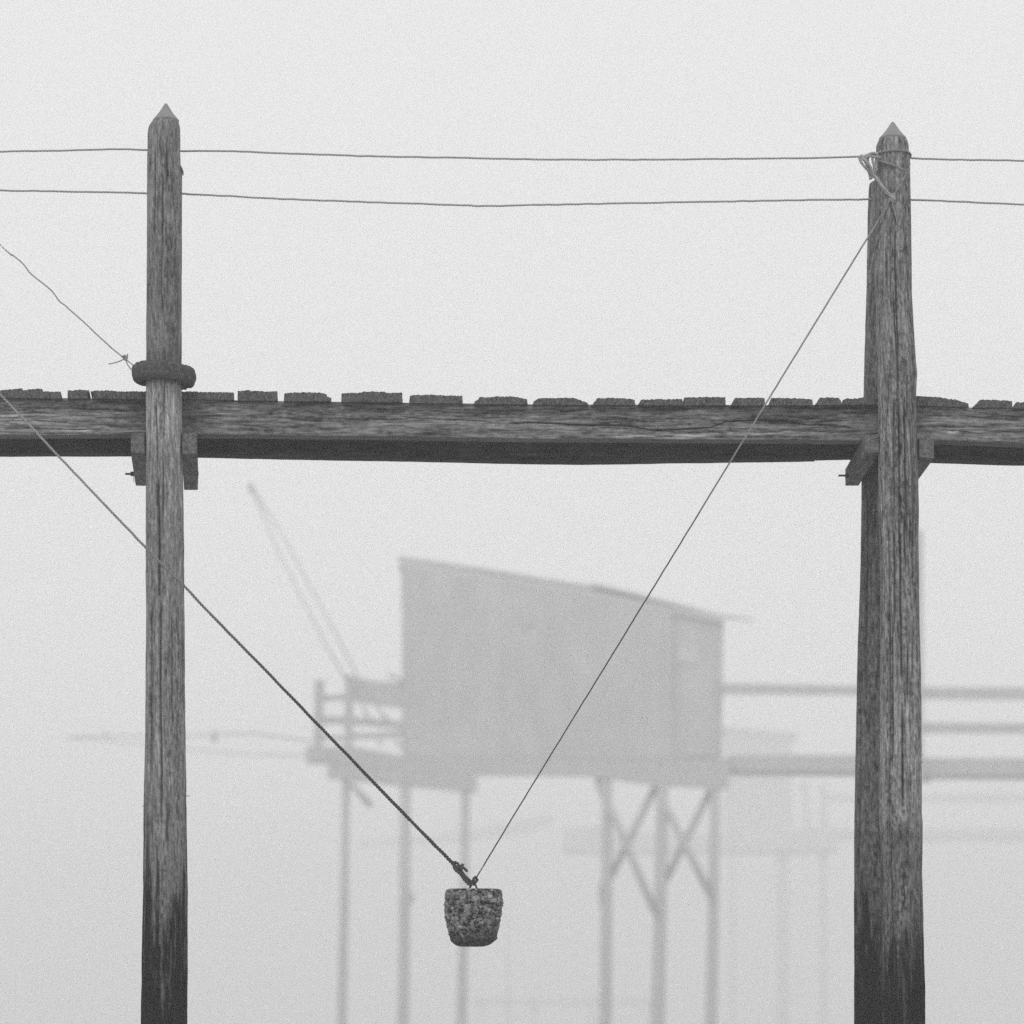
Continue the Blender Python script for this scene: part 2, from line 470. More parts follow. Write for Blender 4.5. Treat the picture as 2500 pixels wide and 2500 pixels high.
mid_top = [(300, 972), (450, 972), (600, 978), (1000, 983), (1300, 987), (1950, 989), (2100, 987), (2260, 988)]
mid_bot = [(300, 1060), (450, 1060), (600, 1061), (1000, 1065.5), (1300, 1070), (1950, 1074), (2100, 1075), (2260, 1076)]
cr_mid = [([(980, 1017), (1030, 1022), (1100, 1024), (1180, 1028), (1205, 1033)], .0012, .006, .55),
          ([(1240, 1034), (1300, 1031), (1390, 1036), (1450, 1038), (1525, 1038), (1560, 1045), (1600, 1051), (1640, 1049), (1700, 1047), (1740, 1042), (1770, 1030), (1840, 1026), (1880, 1023)], .0017, .010, .7),
          ([(1840, 1027), (1900, 1026), (1950, 1036), (2030, 1039), (2090, 1046)], .0016, .010, .7),
          ([(1550, 1000), (1620, 1003), (1700, 1001), (1760, 1004)], .0009, .005, .4),
          ([(1120, 1001), (1200, 1002), (1260, 1004), (1290, 998)], .0012, .006, .5),
          ([(860, 1020), (900, 1023), (970, 1025)], .0010, .005, .5),
          ([(1180, 1050), (1290, 1051), (1360, 1049)], .0010, .005, .4),
          ([(1960, 1052), (2020, 1055), (2080, 1056)], .0010, .005, .45),
          ([(1480, 1020), (1530, 1022), (1590, 1018), (1650, 1022)], .0008, .004, .35)]
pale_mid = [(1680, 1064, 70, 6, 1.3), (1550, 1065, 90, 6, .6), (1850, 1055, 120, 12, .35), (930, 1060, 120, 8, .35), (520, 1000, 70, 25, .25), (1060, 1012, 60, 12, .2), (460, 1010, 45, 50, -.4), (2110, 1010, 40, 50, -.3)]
beam('beam', wk, mid_top, mid_bot, 398, 2206, DF, .10, M['beam'], 3, cr_mid, pale_mid, base=0.155)
beam('beam', wk, [(-1230, 966), (-300, 968), (0, 970), (160, 972), (330, 974), (400, 974)], [(-1230, 1064), (-300, 1063), (0, 1062), (330, 1060), (400, 1060)], -1230, 396, DF + .002, .10, M['beam'], 5,
     [([(-100, 1000), (0, 1004), (60, 1000), (130, 1012)], .001, .006, .45), ([(0, 1030), (60, 1026), (140, 1030), (200, 1036)], .001, .006, .4), ([(0, 1044), (100, 1046), (220, 1050)], .001, .006, .4)],
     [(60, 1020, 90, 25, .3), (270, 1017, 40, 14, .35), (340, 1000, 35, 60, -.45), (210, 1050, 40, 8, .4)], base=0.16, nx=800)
beam('beam', wk, [(2190, 983), (2290, 988), (2370, 995), (2500, 996), (2800, 1000), (3680, 1014)], [(2190, 1074), (2300, 1076), (2500, 1083), (2800, 1092), (3680, 1106)], 2208, 3680, DF + .002, .10, M['beam'], 8,
     [([(2300, 1000), (2360, 1003), (2420, 1012), (2500, 1018)], .001, .006, .45), ([(2330, 1012), (2400, 1020), (2500, 1026)], .001, .006, .4), ([(2290, 1050), (2340, 1052), (2400, 1060)], .001, .006, .35)],
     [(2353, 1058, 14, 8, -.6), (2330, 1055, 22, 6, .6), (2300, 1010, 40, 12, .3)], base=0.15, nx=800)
# rear beams, seen below the front ones
kz = 15.226 / 1.0
def rear(name, pts, u0, u1, seed, dd=0.0):
    d = 15.126 + dd
    bot = [(u, VH - (VH - v) * (d + .10) / d) for (u, v) in pts]
    top = [(u, v - 92) for (u, v) in bot]
    return beam(name, wk, top, bot, u0, u1, d, .10, M['beam'], seed, base=0.05, nx=400, nf=24, disp_k=.6)  # low base puts the shade under the deck into the colour
rear('beam', [(420, 1117), (490, 1118), (600, 1121), (1000, 1128), (1300, 1134), (1430, 1135), (1700, 1131), (1950, 1127.5), (2000, 1126.5)], 420, 1993, 15)
rear('beam', [(1980, 1125), (2075, 1123), (2265, 1131), (2500, 1137), (2800, 1143), (3680, 1156)], 1995, 3680, 16)
rear('beam', [(-1230, 1117), (-300, 1116), (0, 1115), (320, 1115), (420, 1116)], -1230, 418, 17)

# planks: traced end profiles, each extruded across the deck along its own slightly skewed line
PL = [
    [(-1220, 969), (-1217, 951), (-1124, 950), (-1120, 969)],
    [(-1110, 969), (-1107, 952), (-1028, 953), (-1024, 969)],
    [(-1000, 969), (-997, 953), (-904, 952), (-900, 969)],
    [(-890, 969), (-887, 951), (-808, 951), (-804, 969)],
    [(-780, 969), (-777, 952), (-684, 950), (-680, 969)],
    [(-670, 969), (-667, 953), (-588, 953), (-584, 969)],
    [(-560, 969), (-557, 951), (-464, 952), (-460, 969)],
    [(-450, 969), (-447, 952), (-368, 951), (-364, 969)],
    [(-330, 970), (-330, 950), (-240, 952), (-150, 949), (-148, 970)],
    [(-140, 970), (-138, 952), (-30, 950), (-22, 954), (-20, 970)],
    [(-12, 970), (-10, 953), (34, 950), (54, 948), (56, 953), (72, 950), (103, 949), (106, 956), (148, 956), (151, 973)],
    [(165, 973), (165, 954), (190, 952), (217, 952), (219, 958), (213, 963), (216, 972)],
    [(225, 973), (228, 964), (221, 955), (260, 953), (300, 956), (357, 956), (392, 956), (394, 974)],
    [(398, 974), (400, 956), (444, 955.5), (500, 957), (571, 959), (572, 976)],
    [(580, 978), (580, 955), (600, 953), (625, 954), (650, 956), (677, 955), (678.5, 978)],
    [(693, 980), (694, 961), (709, 958), (781, 958), (797, 962), (800, 969), (809, 971), (809, 979)],
    [(834, 981), (834, 960), (883, 958.5), (890, 955.5), (933, 956.5), (950, 959), (982, 959), (983, 982)],
    [(999, 984), (1001, 966), (1009, 964), (1060, 964), (1090, 966), (1129, 966), (1130, 985)],
    [(1157, 986), (1159, 980), (1167, 976), (1171, 969), (1194, 970), (1210, 968), (1252, 968), (1268, 971), (1286, 974), (1289, 987)],
    [(1300, 988), (1302.5, 980), (1315, 973), (1350, 971.5), (1391, 971), (1406, 973), (1424, 980), (1434, 983), (1436, 988)],
    [(1444, 989), (1452, 980), (1458, 972), (1504, 972), (1535, 973), (1550, 976), (1551, 989)],
    [(1557, 989), (1565, 976), (1600, 974.5), (1665, 974), (1669, 989)],
    [(1671, 989), (1670.5, 971), (1675, 969.5), (1771, 969.5), (1772, 989)],
    [(1783, 989.5), (1795, 971.5), (1830, 971), (1867, 971.5), (1867.5, 989.5)],
    [(1878.6, 989.5), (1883, 971), (1950, 972.5), (1984, 975), (1984.5, 989)],
    [(1988.5, 989), (2002, 971), (2027, 970), (2049, 972.5), (2053, 978), (2054, 988)],
    [(2056, 988), (2058, 976), (2068, 972), (2090, 973), (2114, 970.5), (2165, 970), (2166, 988)],
    [(2172, 988), (2173, 967), (2237, 967), (2288, 969.6), (2335, 976), (2364, 985), (2365, 994)],
    [(2374, 995), (2394, 976), (2430, 976.5), (2471, 979), (2471.5, 995)],
    [(2473, 996), (2481, 982), (2560, 982), (2590, 986), (2591, 998)],
    [(2602, 999), (2606, 984), (2700, 986), (2780, 988), (2782, 1001)],
    [(2795, 1000), (2799, 985), (2893, 986), (2895, 1000)],
    [(2906, 1002), (2910, 986), (2992, 985), (2994, 1002)],
    [(3017, 1004), (3021, 987), (3115, 988), (3117, 1004)],
    [(3128, 1006), (3132, 991), (3214, 991), (3216, 1006)],
    [(3239, 1008), (3243, 992), (3337, 994), (3339, 1008)],
    [(3350, 1010), (3354, 993), (3436, 993), (3438, 1010)],
    [(3461, 1012), (3465, 997), (3559, 996), (3561, 1012)],
    [(3572, 1013), (3576, 997), (3658, 998), (3660, 1013)],
]
def prism(poly, d, dep, dirx, rag=0.0, seed=0, dirz=0.0, step=3.0):
    """front outline (photo pixels at depth d) swept dep metres away along (dirx, 1, dirz)"""
    pts = []
    rnd = random.Random(seed)
    n = len(poly)
    for i in range(n):
        (u0, v0), (u1, v1) = poly[i], poly[(i + 1) % n]
        L = math.hypot(u1 - u0, v1 - v0)
        k = max(1, int(L / step)) if rag and i not in (n - 1,) else 1
        for s in range(k):
            t = s / k
            uu, vv = u0 + (u1 - u0) * t, v0 + (v1 - v0) * t
            if s:
                vv += rnd.uniform(-rag, rag)
                uu += rnd.uniform(-rag, rag) * .4
            pts.append((uu, vv))
    fr = [P(u, v, d) for (u, v) in pts]
    bk = [(x + dirx * dep, y + dep, z + dirz * dep) for (x, y, z) in fr]
    m = len(pts)
    fs = [list(range(m))[::-1], list(range(m, 2 * m))]
    fs += [(i, (i + 1) % m, m + (i + 1) % m, m + i) for i in range(m)]
    # face order: outline given anticlockwise or clockwise, recalculated later
    return fr + bk, fs

def fix_normals(o):
    bm = bmesh.new()
    bm.from_mesh(o.data)
    bmesh.ops.recalc_face_normals(bm, faces=bm.faces)
    bm.to_mesh(o.data)
    bm.free()
    return o

for k, poly in enumerate(PL):
    uc = sum(p[0] for p in poly) / len(poly)
    u0 = np.interp(uc, [320, 2110], [525, 1290])
    dirx = (u0 - 1250) / F
    off = random.uniform(.02, .045)
    v_, f_ = prism(poly, DF - off, .64 + off + random.uniform(-.02, .03), dirx, 1.25, k)
    fix_normals(link('plank', v_, f_, M['plank'], wk))

# cross timbers under the beams, with their bolts
def crossbeam(poly, d, dep, dirx, dirz=0.0):
    v_, f_ = prism(poly, d, dep, dirx, 1.2, int(poly[0][0]), dirz, 5)
    o = fix_normals(link('crossbeam', v_, f_, M['cross'], wk))
    bv = o.modifiers.new('worn edges', 'BEVEL')
    bv.width = .003
    bv.segments = 1
    return o
cl = crossbeam([(319, 1106), (320, 1062), (326, 1056.5), (352, 1056.5), (354, 1107)], D0 - .03, .86, -0.098)
cr_ = crossbeam([(444, 1109), (445, 1058), (455, 1056.5), (478, 1057), (481, 1062), (480, 1109)], D0 - .03, .90, -0.098, -.010)
rl = crossbeam([(2112, 1106), (2112, 1062), (2116, 1060), (2146, 1060), (2147, 1106)], D0 - .03, .86, 0.0)
rr = crossbeam([(2245, 1118), (2244, 1069), (2250, 1064), (2279, 1065), (2281, 1119)], D0 - .03, .74, 0.0)
def bolt(parent, u0, u1, v, d, nuts):
    parts = [tube_mesh([P(u0, v, d), P(u1, v + .6, d)], .0052, 8)]
    o = link('bolt', *parts[0], M['iron'], parent)
    for (n0, n1) in nuts:
        nv = tube_mesh([P(n0, v, d), P(n1, v, d)], .0115, 6)
        parts.append(nv)
    bpy.data.objects.remove(o)
    v_, f_ = merge(parts)
    return link('bolt', v_, f_, M['iron'], parent)
bolt(cl, 306, 484, 1157, 15.18, ((319, 328), (479, 484.5)))
bolt(rl, 2047, 2235, 1161, 15.18, ((2064, 2071), (2071, 2073)))
v_, f_ = tube_mesh([P(326, 1160, 15.16), P(326, 1170, 15.16), P(328, 1178, 15.16)], .0015, 5)
link('wire_end', v_, f_, M['iron'], cl)

# ------------------------------------------------------------------ ropes
def resample(pts, step):
    a = np.array(pts, float)
    # Catmull-Rom through the points
    out = []
    n = len(a)
    for i in range(n - 1):
        p0, p1, p2, p3 = a[max(i - 1, 0)], a[i], a[i + 1], a[min(i + 2, n - 1)]
        L = np.linalg.norm(p2 - p1)
        k = max(1, int(math.ceil(L / step)))
        for s in range(k):
            t = s / k
            out.append(0.5 * ((2 * p1) + (-p0 + p2) * t + (2 * p0 - 5 * p1 + 4 * p2 - p3) * t * t + (-p0 + 3 * p1 - 3 * p2 + p3) * t ** 3))
    out.append(a[-1])
    return np.array(out)

def rope_mesh(pts, r, pitch=None, strands=3, sides=5, linear=False, jit=0.0, seed=0):
    """laid rope: strands wound round the path"""
    pitch = pitch or r * 7
    q = resample(pts, pitch / 8)
    if jit:
        s = np.arange(len(q)) * 0.13
        q = q + jit * np.stack([vn(s, seed, 1), vn(s, seed, 2), vn(s, seed, 3)], -1)
    m = len(q)
    t = np.gradient(q, axis=0)
    t /= np.linalg.norm(t, axis=1)[:, None] + 1e-12
    ref = np.array([0, 1.0, 0]) if abs(t[0][1]) < .8 else np.array([1.0, 0, 0])
    nrm = np.zeros_like(q)
    nn = ref - t[0] * ref.dot(t[0])
    for i in range(m):
        nn = nn - t[i] * nn.dot(t[i])
        nn /= np.linalg.norm(nn)
        nrm[i] = nn
    bi = np.cross(t, nrm)
    ds = np.concatenate([[0], np.cumsum(np.linalg.norm(np.diff(q, axis=0), axis=1))])
    rr = np.interp(ds / ds[-1], np.linspace(0, 1, len(r)), r) if isinstance(r, (list, tuple)) else np.full(m, r)
    parts = []
    for k in range(strands):
        ph = 2 * np.pi * (ds / pitch + k / strands)
        c = q + (nrm * np.cos(ph)[:, None] + bi * np.sin(ph)[:, None]) * (rr * 0.5)[:, None]
        tc = np.gradient(c, axis=0)
        tc /= np.linalg.norm(tc, axis=1)[:, None]
        a1 = nrm * np.cos(ph)[:, None] + bi * np.sin(ph)[:, None]
        a1 = a1 - tc * (a1 * tc).sum(1)[:, None]
        a1 /= np.linalg.norm(a1, axis=1)[:, None]
        a2 = np.cross(tc, a1)
        V = []
        for s in range(sides):
            an = 2 * np.pi * s / sides
            V.append(c + (a1 * math.cos(an) + a2 * math.sin(an)) * (rr * 0.56)[:, None])
        V = np.stack(V, 1).reshape(-1, 3)
        fs = []
        for i in range(m - 1):
            for s in range(sides):
                fs.append((i * sides + s, i * sides + (s + 1) % sides, (i + 1) * sides + (s + 1) % sides, (i + 1) * sides + s))
        fs.append(tuple(range(sides))[::-1])
        fs.append(tuple((m - 1) * sides + s for s in range(sides)))
        parts.append((V.tolist(), fs))
    return merge(parts)

def surf(u, v, lift=0.006, prof=None, d_ax=None):
    """a point lying on the front of a pile"""
    prof, d_ax = prof or prof_r, d_ax or D1
    a, b = prof(v)
    c, r = (a + b) / 2, (b - a) / 2 / F * d_ax
    dx = (u - c) / F * d_ax
    h = math.sqrt(max(r * r - dx * dx, 0.0))
    return P(u, v, d_ax - h - lift)

# two long handrail ropes
DH = D0 + .11
up = [P(u, v, DH) for (u, v) in ((-1220, 372), (-320, 374), (0, 370), (160, 367), (300, 364), (333, 366), (400, 367.5), (445, 369), (560, 369), (700, 374.5), (900, 381), (1113, 385), (1350, 389.5), (1605, 389.5), (1850, 387), (2000, 385.5), (2107, 382), (2139, 380), (2222, 386.5), (2350, 390), (2500, 392.5), (2800, 398), (3680, 396))]
v_, f_ = rope_mesh(up, .0052, .05, jit=.0012, seed=1)
tag(link('handrail_rope', v_, f_, M['rope']), 'upper of the two slack ropes strung between the pile tops', 'rope', 'ropes strung along the piles')
lo = [P(u, v, DH) for (u, v) in ((-1220, 455), (-320, 462), (0, 465), (200, 468), (360, 471.5), (445, 473), (700, 486), (900, 493.5), (1100, 500), (1190, 503), (1300, 500.5), (1656, 494), (1900, 489.5), (2116, 487), (2226, 487.8), (2300, 490.5), (2500, 500), (2800, 514), (3680, 512))]
v_, f_ = rope_mesh(lo, .0052, .05, jit=.0012, seed=2)
tag(link('handrail_rope', v_, f_, M['rope']), 'lower slack rope with a slight kink at mid span', 'rope', 'ropes strung along the piles')

# thin line coming down to the rubber ring
dl = D0 - .03
tl_ = empty('mooring_line', P(305, 873, dl), 'thin wavy line from the upper left tied to the rubber ring', 'rope')
pts = [P(u, v, dl) for (u, v) in ((-250, 355), (0, 597), (30, 622), (56, 644), (75, 668), (105, 692), (128, 712), (145, 735), (160, 746), (172, 758), (200, 782), (250, 829), (290, 864), (306, 875))]
v_, f_ = rope_mesh(pts, .0040, .04, jit=.0007, seed=3)
link('line', v_, f_, M['rope'], tl_)
kn = [P(u, v, d) for (u, v, d) in ((298, 872, dl), (303, 868, dl - .012), (310, 872, dl - .008), (308, 879, dl), (302, 876, dl + .01), (304, 869, dl + .01), (309, 874, dl - .01), (311, 866, dl))]
v_, f_ = rope_mesh(kn, .0048, .04, seed=4)
link('knot', v_, f_, M['rope'], tl_)
tails = [[(306, 875), (298, 879), (286, 884), (272, 887.5), (265, 888.5)], [(309, 879), (318, 886), (332, 897)], [(308, 879), (311, 889), (317, 898), (325, 907)], [(309, 872), (311, 866), (312, 864)]]
v_, f_ = merge([rope_mesh([P(u, v, dl) for (u, v) in t], .0033, .035) for t in tails])
link('tail', v_, f_, M['rope'], tl_)

# rubber ring on the left pile
def ring():
    n, m = 160, 30
    c = P(400, 916, D0)
    V = []
    tilt = math.radians(3.5)
    for i in range(n):
        a = 2 * math.pi * i / n
        for k in range(m):
            b = 2 * math.pi * k / m
            cb, sb = math.cos(b), math.sin(b)
            ex = lambda q: math.copysign(abs(q) ** .75, q)
            no = float(vn(math.cos(a) * 6, math.sin(a) * 6 + cb * 3, sb * 3, 5)) * .0022 + float(vn(math.cos(a) * 25, math.sin(a) * 25, b * 4, 6)) * .0012
            no += .0030 * float(vn(math.cos(a) * 60, math.sin(a) * 60 + cb * 9, sb * 9, 8))
            no -= .011 * sum(math.exp(-((math.atan2(math.sin(a - g), math.cos(a - g))) / .07) ** 2) for g in (-.95, .98, 2.2, -2.3))
            R = .121 + .032 * ex(cb) + no * 1.5
            x = R * math.sin(a)
            y = -R * math.cos(a) * .98
            z = (.044 + no) * ex(sb) - x * math.tan(tilt)
            V.append((c[0] + x, c[1] + y, c[2] + z))
    Fc = [(i * m + k, ((i + 1) % n) * m + k, ((i + 1) % n) * m + (k + 1) % m, i * m + (k + 1) % m) for i in range(n) for k in range(m)]
    o = link('rubber_ring', V, Fc, M['rubber'], None, True)
    return fix_normals(o)
tag(ring(), 'dark rubber ring slipped around the pile above the walkway', 'ring')

# rope lashing and knots at the head of the right pile
la = empty('rope_lashing', P(2180, 480, D1 - .1), 'frayed rope wound and knotted around the head of the pile', 'rope')
def ring_pts(v, prof, d_ax, lift, a0=0, a1=2 * math.pi, n=26, wob=0.0, slope=0.0):
    a, b = prof(v)
    cx, r = ((a + b) / 2 - 1250) / F * d_ax, (b - a) / 2 / F * d_ax + lift
    z = EYE + (VH - v) / F * d_ax
    return [(cx + r * math.sin(t), d_ax - r * math.cos(t), z + wob * math.sin(2 * t) + slope * math.sin(t)) for t in np.linspace(a0, a1, n)]
v_, f_ = merge([rope_mesh(ring_pts(379, prof_r, D1, .005, wob=.003, slope=-.004), .0062, .042)])
link('coil', v_, f_, M['palerope'], la)
loops = [
    [(2098, 382, 14.45), (2104, 396, 14.44), (2114, 408, 14.43), (2124, 420, 14.43), (2134, 432, 14.43), (2144, 444, 14.425), (2158, 462, 14.41), (2172, 476, 14.405), (2182, 486, 14.405)],
    [(2102, 380, 14.44), (2108, 390, 14.42), (2116, 402, 14.42), (2128, 418, 14.42), (2138, 434, 14.42), (2150, 450, 14.415), (2166, 468, 14.405), (2180, 482, 14.40)],
    [(2099, 384, 14.47), (2112, 378, 14.44), (2126, 375, 14.43), (2140, 377, 14.43)],
    [(2104, 386, 14.43), (2116, 382, 14.42), (2130, 382, 14.42), (2146, 381, 14.425)],
    [(2122, 376, 14.43), (2120, 392, 14.42), (2124, 410, 14.425), (2128, 424, 14.43)],
    [(2132, 376, 14.43), (2131, 392, 14.42), (2133, 408, 14.425), (2130, 426, 14.43), (2126, 434, 14.44)],
    [(2113, 378, 14.45), (2111, 388, 14.43), (2116, 400, 14.43), (2119, 412, 14.44), (2124, 430, 14.45), (2126, 438, 14.46)],
    [(2138, 378, 14.43), (2140, 395, 14.425), (2138, 412, 14.43), (2133, 424, 14.435)],
]
v_, f_ = merge([rope_mesh([P(*p) for p in l], .0070, .042, jit=.004, seed=i) for i, l in enumerate(loops)]
              + [rope_mesh([P(u + 3, v + 2, d - .01) for (u, v, d) in l], .0062, .042, jit=.006, seed=i + 20) for i, l in enumerate(loops[:4])])
link('knot', v_, f_, M['rope'], la)
fr = [
    [(2146, 392), (2162, 397), (2180, 402.5), (2196, 410), (2207, 415), (2216, 413), (2221, 400)],
    [(2214, 424), (2204, 440), (2197, 455), (2188, 468), (2180, 480), (2176, 488)],
    [(2212, 418), (2209, 430), (2198, 447)],
]
v_, f_ = merge([rope_mesh([surf(u, v, .006) for (u, v) in l], .0054, .042) for l in fr])
link('loop', v_, f_, M['palerope'], la)
ta = [
    [(2176, 486), (2182, 505), (2189, 535), (2196, 565), (2202, 585), (2204, 598), (2201, 610), (2194, 606)],
    [(2172, 482), (2168, 500), (2158, 520), (2148, 545)],
    [(2145, 575), (2139, 595), (2134, 615), (2131, 632), (2127, 650), (2122, 670), (2121, 680), (2124, 690), (2127, 680)],
    [(2127, 522), (2129, 535), (2128, 550), (2131, 562)],
    [(2136, 441), (2130, 456), (2129, 470), (2133, 490), (2128, 520), (2125, 560), (2121, 600), (2119, 632)],
]
def surf2(u, v, lift):
    a, b = prof_r(v)
    return surf(u, v, lift) if a + 1 < u < b - 1 else P(u, v, D1 - .012)
v_, f_ = merge([rope_mesh([surf2(u, v, .006) for (u, v) in l], .0042, .034, jit=.001, seed=i) for i, l in enumerate(ta)])
link('tail', v_, f_, M['palerope'], la)
kn = []
for i in range(30):
    t = i / 29 * 2 * math.pi * 3
    kn.append(surf(2178 + 5 * math.sin(t) + i * .12, 478 + i * .35 + 6 * math.cos(t * 1.3), .010 + .005 * math.sin(t * .7)))
v_, f_ = rope_mesh(kn, .0050, .036)
link('knot', v_, f_, M['rope'], la)

# the two lines that carry the weight
DW = D0 - .20
a_pts = [(-330, 628, D0 - .16), (0, 963, D0 - .16), (150, 1121, D0 - .165), (357, 1338, D0 - .17), (449, 1430, D0 - .17), (514, 1499, D0 - .175), (700, 1690, D0 - .18), (1000, 2001, D0 - .195), (1060, 2062, DW), (1108, 2110, DW), (1128, 2132, DW), (1150, 2154, DW)]
sl = empty('sling_rope', P(1130, 2135, DW), 'thick twisted rope running from the left edge down to the concrete weight', 'rope')
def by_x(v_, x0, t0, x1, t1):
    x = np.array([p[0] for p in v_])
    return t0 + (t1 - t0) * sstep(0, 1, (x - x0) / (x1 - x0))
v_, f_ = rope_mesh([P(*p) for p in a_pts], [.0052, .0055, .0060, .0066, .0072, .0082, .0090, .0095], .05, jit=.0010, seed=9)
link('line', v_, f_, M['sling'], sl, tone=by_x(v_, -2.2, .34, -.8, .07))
spl = [[(1106, 2106), (1114, 2106), (1120, 2112), (1116, 2120), (1108, 2114), (1112, 2124), (1124, 2134), (1134, 2148), (1146, 2160), (1152, 2160)],
       [(1108, 2112), (1118, 2122), (1128, 2134), (1140, 2146), (1150, 2152)], [(1116, 2116), (1124, 2122), (1132, 2136), (1140, 2150), (1150, 2160)],
       [(1120, 2118), (1127, 2113), (1130, 2111), (1128, 2117), (1136, 2122), (1140, 2127)]]
v_, f_ = merge([rope_mesh([P(u, v, DW - .012 + .008 * (k % 3) + .004 * math.sin(i * 2)) for i, (u, v) in enumerate(t)], .0074, .042) for k, t in enumerate(spl)])
link('splice', v_, f_, M['darkrope'], sl)
b_pts = [P(1162, 2144, DW), P(1180, 2114, DW), P(1300, 1916, D0 - .195), P(1500, 1590, D0 - .185), P(1700, 1263, D0 - .175), P(1900, 936, D0 - .165), P(2000, 773, D0 - .15), P(2090, 626, D0 - .12), surf(2143, 541, .012), surf(2164, 503, .008), surf(2178, 482, .008)]
ha = empty('hanging_line', P(1162, 2144, DW), 'thin line slanting from the knotted pile head down to the concrete weight', 'rope')
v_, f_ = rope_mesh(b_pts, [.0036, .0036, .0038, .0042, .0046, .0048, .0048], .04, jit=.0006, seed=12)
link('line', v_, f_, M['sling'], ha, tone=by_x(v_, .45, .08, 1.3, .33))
kb = [P(u, v, d) for (u, v, d) in ((1163, 2142, DW), (1158, 2144, DW - .012), (1155, 2150, DW - .008), (1160, 2154, DW + .006), (1165, 2148, DW + .004), (1160, 2142, DW + .008), (1156, 2147, DW - .006), (1154, 2156, DW - .004), (1158, 2160, DW))]
v_, f_ = rope_mesh(kb, .0075, .04)
link('knot', v_, f_, M['darkrope'], ha)

# concrete weight
def weight():
    prof = [(2171, 0.0, 0.0), (2171.5, 1098, 1216), (2173, 1094, 1219), (2177, 1092, 1222), (2185, 1089.5, 1225.5), (2205, 1088.5, 1225), (2222, 1088.5, 1222.5), (2240, 1090, 1221.5), (2256, 1091, 1217), (2268, 1093, 1216),
            (2284, 1096.5, 1214), (2292, 1098, 1213), (2298, 1101, 1206), (2304, 1109, 1199), (2308, 1114, 1190), (2310.5, 1124, 1180)]
    pv = np.array([p[0] for p in prof[1:]])
    pL = np.array([p[1] for p in prof[1:]], float)
    pR = np.array([p[2] for p in prof[1:]], float)
    nv, na = 150, 260
    v = np.linspace(pv[0], pv[-1], nv)
    L, R = np.interp(v, pv, pL), np.interp(v, pv, pR)
    cx, rad = ((L + R) / 2 - 1250) / F * DW, (R - L) / 2 / F * DW
    z = EYE + (VH - v) / F * DW
    A, Z = np.meshgrid(np.linspace(0, 2 * np.pi, na, endpoint=False), z)
    ca, sa = np.cos(A), np.sin(A)
    pw = 4.2
    sq = (np.abs(ca) ** pw + np.abs(sa) ** pw) ** (-1 / pw)
    X0, Y0 = rad[:, None] * sa * sq, -rad[:, None] * ca * sq * .95
    def fb(s, k, o=3):
        return fbm((.64 * X0 + .48 * Y0 + .6 * Z) * s, (-.6 * X0 + .8 * Y0) * s, (-.48 * X0 - .36 * Y0 + .8 * Z) * s, k, o)
    big, med, sm, pit = fb(11, 1), fb(46, 2), fb(120, 3), fb(85, 4, 2)
    peb = fb(55, 7, 1)
    pebble = sstep(.60, .68, peb)
    disp = .013 * big + .008 * med + .005 * sm - .011 * sstep(.15, .45, pit) + .005 * pebble
    disp = disp * (1 - .6 * sstep(2284, 2300, VH - (Z - EYE) * F / DW))
    edge = np.minimum(1, np.minimum(np.arange(nv), nv - 1 - np.arange(nv)) / 10.0)[:, None]
    k = 1 + disp / rad[:, None]
    X, Y = cx[:, None] + X0 * k, DW + Y0 * k
    Zd = Z + .0022 * med * edge
    wet = sstep(2262, 2292, VH - (Z - EYE) * F / DW + 26 * med)  # mask for a darker tone towards the bottom of the block
    tone = .165 * np.clip(1 + 1.2 * med + 1.5 * sm, .12, 2.4) * (1 - .75 * sstep(.12, .40, pit))
    tone = tone * (1 - pebble) + pebble * (.22 + .26 * (fb(23, 9, 1) * .5 + .5))
    tone = tone * (1 - .62 * wet)
    V = np.stack([X, Y, Zd], -1).reshape(-1, 3)
    i = np.arange(nv - 1)[:, None] * na
    j = np.arange(na)[None, :]
    jn = (j + 1) % na
    Fc = np.stack([i + j, i + na + j, i + na + jn, i + jn], -1).reshape(-1, 4).tolist()
    V = np.vstack([V, [[cx[0], DW, z[0]]], [[cx[-1], DW, z[-1]]]])
    c0, c1 = nv * na, nv * na + 1
    Fc += [(c0, k2, (k2 + 1) % na) for k2 in range(na)]
    Fc += [(c1, (nv - 1) * na + (k2 + 1) % na, (nv - 1) * na + k2) for k2 in range(na)]
    T = np.append(np.clip(tone, .012, .5).reshape(-1), [.13, .03])
    return V, Fc, T
cw = empty('concrete_weight', P(1157, 2310, DW), 'bucket-shaped block of rough concrete hanging from two ropes', 'weight')
V, Fc, T = weight()
link('block', V, Fc, M['concrete'], cw, True, T)
hk = [P(u, v, DW) for (u, v) in ((1146.5, 2176), (1147.5, 2168), (1150, 2161), (1154, 2156.5), (1158, 2156.5), (1161, 2161), (1163.5, 2168), (1165, 2176))]
v_, f_ = tube_mesh(resample(hk, .004).tolist(), .0048, 8)
link('lifting_eye', v_, f_, M['iron'], cw)

